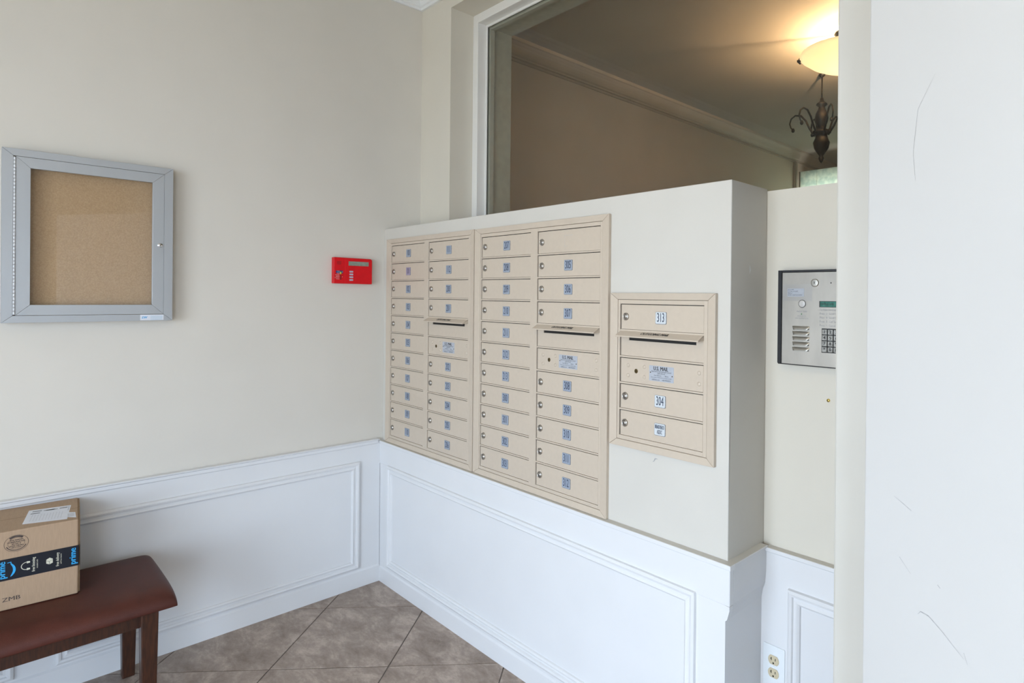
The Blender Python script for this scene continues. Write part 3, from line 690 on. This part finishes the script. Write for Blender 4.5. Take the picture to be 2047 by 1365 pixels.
# tape: wraps front and right side
bm = NB(); T0, T1 = .0965, .1655
quad(bm, PF, -.0, LB, T0, T1, .0007, 0)
mbox(bm, PF, -.001, LB, T0, T1, .0002, .0006, 0)
mbox(bm, PS, 0, DB, T0, T1, .0038, .0044, 0)
zc = (T0+T1)/2; RU = math.radians(90)
def prm(u):   # the word reads upward
    text(bm, PF, 'prime', u, zc, .0010, .0235, 1.0, 1, rot=RU, flipu=-1, bold=.0007)
def smile(u, s=1):
    pts = []; wd = []
    for k in R(15):
        a = -1+2*k/14; pts.append((u+.0085*(a*a)*s-.0085*s, zc-.003+a*.021)); wd.append(.0012+.0050*(1-a*a)**.6 if k < 14 else .0015)
    arc(bm, PF, pts, wd, .0010, 1)
    arc(bm, PF, [(u+.0075, zc+.0215), (u-.0005, zc+.0225), (u-.0018, zc+.0150)], [.0015, .0030, .0012], .0010, 1)
prm(.0135); prm(.1780)
smile(.1590, 1)
prm(.3375); smile(.3185)
# parcel icon
prism(bm, [(.0620, zc+.006), (.0695, zc+.011), (.0775, zc+.006), (.0775, zc-.0065), (.0700, zc-.011), (.0620, zc-.0075)], PF, .0008, .0010, 2)
arc(bm, PF, [(.0775, zc+.003), (.0700, zc-.001), (.0622, zc+.003)], .0008, .0012, 0); arc(bm, PF, [(.0700, zc-.001), (.0700, zc-.011)], .0008, .0012, 0)
# headphones icon
arc(bm, PF, [(.1235+.0115*math.cos(a)-.0, zc+.0115*math.sin(a)) for a in [math.radians(95+170*k/12-5) for k in R(13)]][::1] if False else [(.1230+.012*math.sin(a), zc+.012*math.cos(a)) for a in [math.radians(-10+200*k/14) for k in R(15)]], .0018, .0010, 2)
for sg in (-1, 1): prism(bm, [(.1225, zc+sg*.0075), (.1225, zc+sg*.0145), (.1150, zc+sg*.0135), (.1150, zc+sg*.0085)], PF, .0008, .0010, 2)
text(bm, PF, 'free delivery', .0505, zc, .0010, .0105, .86, 2, rot=RU, flipu=-1, bold=.0002); text(bm, PF, 'and free returns', .0425, zc, .0010, .0055, .95, 2, rot=RU, flipu=-1)
text(bm, PF, 'free listening', .1070, zc, .0010, .0105, .86, 2, rot=RU, flipu=-1, bold=.0002); text(bm, PF, 'included with', .0985, zc, .0010, .0055, .95, 2, rot=RU, flipu=-1)
obj('tape', bm, [TAPE, PBLUE, PCREAM], t, fix=False)
# round box-maker's stamp
bm = NB(); cu, cv = .1465, .2115
def circ(r, wd, a0=0, a1=360, h=.0003):
    n = 36; arc(bm, PF, [(cu+r*math.cos(math.radians(a0+(a1-a0)*k/n)), cv+r*.96*math.sin(math.radians(a0+(a1-a0)*k/n))) for k in R(n+1)], wd, h)
circ(.0275, .0010); circ(.0190, .0008); circ(.0232, .0058, 50, 130); circ(.0232, .0025, 200, 340)
for k, (s_, zz, sz) in enumerate((('BOX MAKERS', .0105, .0050), ('CORRUGATED', .0045, .0062), ('32 ECT', -.0020, .0075), ('EDGE CRUSH', -.0080, .0055), ('MIN 32 LB/IN', -.0130, .0038))):
    text(bm, PF, s_, cu, cv+zz, .0003, sz, .95, 0, flipu=-1, bold=.0004)
obj('makers_stamp', bm, STAMP, t)
bm = NB(); text(bm, PF, 'ZMB', .1570, .0340, .0003, .0185, 1.12, 0, flipu=-1, bold=.0003); obj('printed_code', bm, STAMP, t)
bm = NB(); 
for a, b in (((.012, .030), (.045, .028)), ((.005, .024), (.03, .006))): pass
arc(bm, PT, [(.005, .012), (.045, .013)], .0012, .0003); arc(bm, PT, [(.006, .075), (.02, .075)], .0010, .0003); obj('fold_mark', bm, STAMP, t)
# address label on the lid
bm = NB(); LA = [(.140, .066), (.030, .040), (.019, .196), (.108, .222)]
LA = [(.1360, .0560), (.0285, .0255), (.0190, .2030), (.1260, .2200)]
prism(bm, LA, PT, .0001, .0005, 0)
def lab(s, t_):   # s along the label (left to right in picture), t_ from the near edge to the far edge
    a = Vector(LA[0]).lerp(Vector(LA[1]), s); b = Vector(LA[3]).lerp(Vector(LA[2]), s); return tuple(a.lerp(b, t_))
for s0, s1, tt, wd in ((.10, .32, .86, .012), (.08, .30, .70, .010), (.36, .70, .84, .007), (.42, .62, .84, .012), (.74, .93, .86, .012)): arc(bm, PT, [lab(s0, tt), lab(s1, tt)], wd, .0008, 1)
for k in R(11): arc(bm, PT, [lab(.14+.07*k, .12), lab(.14+.07*k, .6)], .0010, .0008, 2)
arc(bm, PT, [lab(.96, .62), lab(.96, .94), lab(.80, .94)], .0012, .0008, 1)
obj('address_label', bm, [PAPER, PGREY, mat('print_light', (.55, .56, .60), .6, noise=.1)], t)
bm = NB(); prism(bm, [(.0330, .0520), (.0060, .0250), (.0080, .0950), (.0260, .1080)], PT, .0006, .0009, 0)
for k in R(5): arc(bm, PT, [(.012+.0035*k, .045), (.012+.0035*k, .090)], .0010, .0011, 1)
obj('corner_sticker', bm, [PAPER, PGREY], t)

# ================================================================== INTERCOM
t = thing('intercom_panel', 'stainless steel intercom entry panel with keypad beside the white partition', 'intercom', (2.241, .2, 1.2935))
IM = lambda u, v, h: Vector((u, -h, v))
IW, IH = .315, .282
bm = NB(); mbox(bm, IM, 0, IW, 0, IH, 0, .030); mbox(bm, IM, 0, .0135, .003, IH, .030, .034); mbox(bm, IM, .0135, IW, IH-.0065, IH, .030, .034); mbox(bm, IM, IW-.0135, IW, .003, IH-.0065, .030, .034)
obj('back_box', bm, BLACKM, t, bevel=.001, seg=1)
bm = NB(); mbox(bm, IM, .0140, IW-.0140, .003, IH-.0070, .030, .0322); obj('face_plate', bm, STEEL, t, bevel=.0006, seg=1)
h0 = .0322
bm = NB(); lathe(bm, [(.0116, h0), (.0116, h0+.004), (.0108, h0+.005), (.0085, h0+.0052), (0, h0+.0054)], IM, .1205, .2437, 24); mbox(bm, IM, .1195, .1215, .2405, .2475, h0+.0053, h0+.0057, 1); obj('key_lock', bm, [STEELH, DARK], t)
bm = NB(); lathe(bm, [(.0020, h0), (.0016, h0+.0003), (0, h0+.0003)], IM, .1690, .2433, 10); obj('camera_hole', bm, DARK, t)
bm = NB(); mbox(bm, IM, .0315, .0860, .2035, .2275, h0, h0+.0004)
for s_, zz in (('WELCOME', .2240), ('TO CALL A GUEST', .2188), ('PRESS #', .2135), ('ENTER CODE FOR ENTRY', .2080)): text(bm, IM, s_, .0330, zz, h0+.0006, .0047, .86, 1, align='LEFT')
obj('instruction_label', bm, [STICK, INKB], t)
bm = NB(); mbox(bm, IM, .0155, .1110, .1908, .2400, h0, h0+.0001); obj('clear_film', bm, mat('film', (.42, .40, .37), .42, .8, noise=.1), t)
bm = NB(); lathe(bm, [(.0118, h0), (.0118, h0+.0008), (.0108, h0+.0008), (.0105, h0+.0003)], IM, .0802, .1826, 24, 1); lathe(bm, [(.0104, h0+.0003), (.0102, h0+.0022), (.009, h0+.0030), (0, h0+.0031)], IM, .0805, .1826, 24, 0); obj('call_button', bm, [CLEAR, BLACKM], t)
bm = NB()
for s_, zz, sz in (('AeGIS 7000', .1600, .0072), ('PACH & CO', .1462, .0055), ('SAN CLEMENTE CA', .1396, .0052)): text(bm, IM, s_, .0790, zz, h0+.0003, sz, .95, 0)
obj('maker_lettering', bm, PGREY, t)
bm = NB(); quad(bm, IM, .0765, .0800, .1505, .1542, h0+.0003); obj('maker_mark', bm, mat('green_print', (.10, .24, .13), .5, noise=.1), t)
for k in R(5):
    zt = .1170-.01555*k
    bm = NB()
    # pressed louvre: hooded blister open at the bottom
    nU = 14; nV = 5; grid = []
    for i in R(nU+1):
        u = i/nU; e = min(1, min(u, 1-u)/.16); e = math.sin(e*math.pi/2)
        row = []
        for j in R(nV+1):
            v = j/nV; row.append(bm.verts.new(IM(.0490+.0560*u, zt-.0105*v*(.35+.65*e)-.0*(1-e), h0+.0052*e*math.sin(v*math.pi/2)+.0001)))
        grid.append(row)
    for i in R(nU):
        for j in R(nV):
            f = bm.faces.new((grid[i][j], grid[i+1][j], grid[i+1][j+1], grid[i][j+1])); f.smooth = True
    lv = obj('louvre', bm, STEELH, t, fix=False)
    bm = NB(); rbox(bm, IM, .0510, .1030, zt-.0112, zt-.0070, h0+.0000, h0+.0008, .0015); obj('louvre_opening', bm, mat('louvre_dark', (.10, .09, .07), .6, noise=.2), t)
bm = NB(); mbox(bm, IM, .1345, .2600, .1735, .1912, h0, h0+.0012, 1); mbox(bm, IM, .1375, .2570, .1747, .1898, h0+.0012, h0+.0015, 0)
text(bm, IM, 'WELCOME', .1420, .1822, h0+.0017, .0085, .9, 1, align='LEFT'); obj('display', bm, [TEAL, BLACKM], t)
bm = NB()
for s_, zz in (('To View Directory:', .1662), ('Press  2:  Scroll Up', .1550), ('Press  8:  Scroll Down', .1437), ('Press  3:  Call Tenant', .1323), ('Press  *:  Cancel', .1210)): text(bm, IM, s_, .1355, zz, h0+.0003, .0088, .82, 0, align='LEFT')
obj('directions_lettering', bm, PGREY, t)
KEYS = '123456789*0#'
KEYM = mat('key_metal', (.36, .35, .32), .35, .9, noise=.35, nscale=120)
bm = NB(); mbox(bm, IM, .1430, .1985, .0435, .1130, h0, h0+.0012); obj('keypad_plate', bm, BLACKM, t)
for r in R(4):
    for c in R(3):
        u0 = .1450+.01775*c; z0 = .0955-.01665*r; s_ = KEYS[r*3+c]
        bm = NB(); mbox(bm, IM, u0, u0+.0158, z0, z0+.0150, h0+.0008, h0+.0042); bmesh.ops.bevel(bm, geom=bm.edges[:], offset=.0008, segments=1, affect='EDGES')
        text(bm, IM, s_, u0+.0079, z0+.0075, h0+.0045, .0125, 1, 1, bold=.0005); obj('key', bm, [KEYM, INKB], t)

# brass screw eye stud
bm = NB(); lathe(bm, [(.0048, 0), (.0048, .0035), (.0040, .0050), (0, .0054)], FM, 0, 0, 14); mbox(bm, FM, -.0008, .0008, -.003, .003, .0052, .0057, 1)
o = obj('brass_stud', bm, [BRASS, DARK]); o.location = (2.392, .2, 1.1965); o['label'] = 'small round brass stud in the wall below the intercom'; o['category'] = 'stud'
# ================================================================== OUTLET
t = thing('wall_outlet', 'duplex outlet with almond sockets and wide white plate near the floor', 'outlet', (2.1985, .18, .290))
bm = NB(); rbox(bm, IM, 0, .0735, 0, .1405, 0, .0035, .003); obj('cover_plate', bm, OUTW, t, bevel=.0012, seg=2)
for zc in (.0975, .0580):
    bm = NB(); pts = []
    for k in R(28):
        a = 2*math.pi*k/28; x, z = .0185*math.cos(a), .0175*math.sin(a); z = max(-.0140, min(.0140, z)); pts.append((.0365+x, zc+z))
    prism(bm, pts, IM, .0030, .0055); s = obj('socket', bm, ALMOND, t, bevel=.0006, seg=1)
    bm = NB()
    for dx, hh in ((-.0068, .0048), (.0068, .0036)): mbox(bm, IM, .0365+dx-.0011, .0365+dx+.0011, zc+.0035-hh, zc+.0035+hh, .0055, .0058)
    mbox(bm, IM, .0365-.0105, .0365-.0060, zc+.0024, zc+.0046, .0055, .0058)
    lathe(bm, [(.0028, .0055), (.0028, .0058), (0, .0058)], IM, .0365, zc-.0085, 10); obj('contact_slots', bm, DARK, s)
bm = NB(); lathe(bm, [(.0028, .0033), (.0026, .0046), (0, .0049)], IM, .0365, .0778, 12); obj('plate_screw', bm, OUTW, t)

# ================================================================== LOBBY CEILING LAMP
LX, LY, LR, RIM = 1.652, 2.0, .283, 2.945
t = thing('ceiling_lamp', 'glowing alabaster bowl ceiling lamp in the lobby', 'ceiling lamp', (LX, LY, LZC))
d0 = RIM-LZC
bm = NB()
prof = [(0.0, d0-.098), (.06, d0-.094), (.12, d0-.082), (.18, d0-.062), (.23, d0-.038), (.265, d0-.012), (LR, d0), (LR-.006, d0+.002), (.258, d0-.008), (.2, d0-.045), (.12, d0-.074), (0, d0-.090)]
lathe(bm, prof, zmap, 0, 0, 48); obj('bowl', bm, BOWL, t)
bm = NB(); lathe(bm, [(0, 0), (.075, 0), (.075, -.012), (.055, -.022), (0, -.022)], zmap, 0, 0, 24); obj('ceiling_canopy', bm, BRONZE, t)
bm = NB(); tube(bm, [(0, 0, -.02), (0, 0, d0-.09)], .007); obj('stem', bm, BRONZE, t)
for k in R(3):
    a = math.radians(200+120*k); c, s_ = math.cos(a), math.sin(a)
    bm = NB(); tube(bm, [(c*.03, s_*.03, -.03), (c*.16, s_*.16, -.055), (c*(LR+.004), s_*(LR+.004), d0+.008), (c*(LR+.010), s_*(LR+.010), d0-.008), (c*(LR-.004), s_*(LR-.004), d0-.022)], .0055); 
    lathe(bm, [(0, d0+.004), (.012, d0+.002), (.012, d0-.010), (0, d0-.014)], zmap, c*(LR+.006), s_*(LR+.006), 10); obj('bowl_clip', bm, BRONZE, t)
bm = NB(); lathe(bm, [(0, d0-.125), (.008, d0-.118), (.012, d0-.108), (.018, d0-.098), (0, d0-.094)], zmap, 0, 0, 12); obj('finial', bm, BRONZE, t)
l = bpy.data.lights.new('lamp_bulb', 'POINT'); l.energy = 95; l.color = (1, .68, .38); l.shadow_soft_size = .04
lo = bpy.data.objects.new('lamp_bulb', l); COL.objects.link(lo); lo.parent = t; lo.location = (.03, .02, d0-.035)

# ================================================================== CHANDELIER
t = thing('chandelier', 'dark bronze chandelier with scrolled arms hanging in the dim lobby', 'chandelier', (1.236, 2.514, LZC))
bm = NB(); lathe(bm, [(0, 0), (.022, 0), (.02, -.012), (.01, -.02), (0, -.02)], zmap, 0, 0, 20); obj('ceiling_canopy', bm, BRONZE, t)
bm = NB(); tube(bm, [(0, 0, -.02), (0, 0, -.22)], .006); obj('rod', bm, BRONZE, t)
bm = NB(); lathe(bm, [(0, -.16), (.012, -.17), (.016, -.19), (.035, -.205), (.040, -.215), (.020, -.23), (.028, -.25), (.042, -.275), (.048, -.31), (.040, -.345), (.024, -.37), (.030, -.385), (.062, -.40), (.066, -.415), (.040, -.43), (.045, -.45), (.058, -.48), (.050, -.52), (.028, -.555), (.014, -.575), (.020, -.59), (.012, -.61), (0, -.625)], zmap, 0, 0, 24); obj('column', bm, BRONZE, t)
for k in R(6):
    a = math.radians(15+60*k); c, s_ = math.cos(a), math.sin(a)
    path = [(.045, -.43), (.085, -.37), (.11, -.315), (.145, -.275), (.185, -.268), (.215, -.29), (.225, -.325), (.215, -.355), (.20, -.37)]
    bm = NB(); tube(bm, [(c*r, s_*r, z) for r, z in path], [.008, .0075, .007, .007, .0065, .006, .006, .005, .004], 8); arm = obj('arm', bm, BRONZE, t)
    bm = NB(); lathe(bm, [(0, -.39), (.010, -.385), (.013, -.372), (.008, -.36), (0, -.355)], zmap, c*.20, s_*.20, 12); obj('arm_drop', bm, BRONZE, arm)

# ================================================================== ADDED VESTIBULE LAMP (unseen, warm fill from above, behind the camera)
t = thing('ceiling_lamp', 'white glass bowl lamp added out of view on the vestibule ceiling for warm fill', 'ceiling lamp', (2.9, -2.1, ZC))
bm = NB(); lathe(bm, [(0, -.11), (.08, -.10), (.14, -.075), (.18, -.035), (.185, -.01), (.17, -.008), (0, -.06)], zmap, 0, 0, 32); obj('bowl', bm, BOWL, t)
bm = NB(); lathe(bm, [(0, 0), (.20, 0), (.20, -.012), (0, -.012)], zmap, 0, 0, 32); obj('ceiling_plate', bm, BRONZE, t)
l = bpy.data.lights.new('vestibule_warm_fill', 'AREA'); l.shape = 'DISK'; l.size = .34; l.energy = 10; l.color = (1, .72, .40)
lo = bpy.data.objects.new('vestibule_warm_fill', l); COL.objects.link(lo); lo.parent = t; lo.location = (0, 0, -.125)
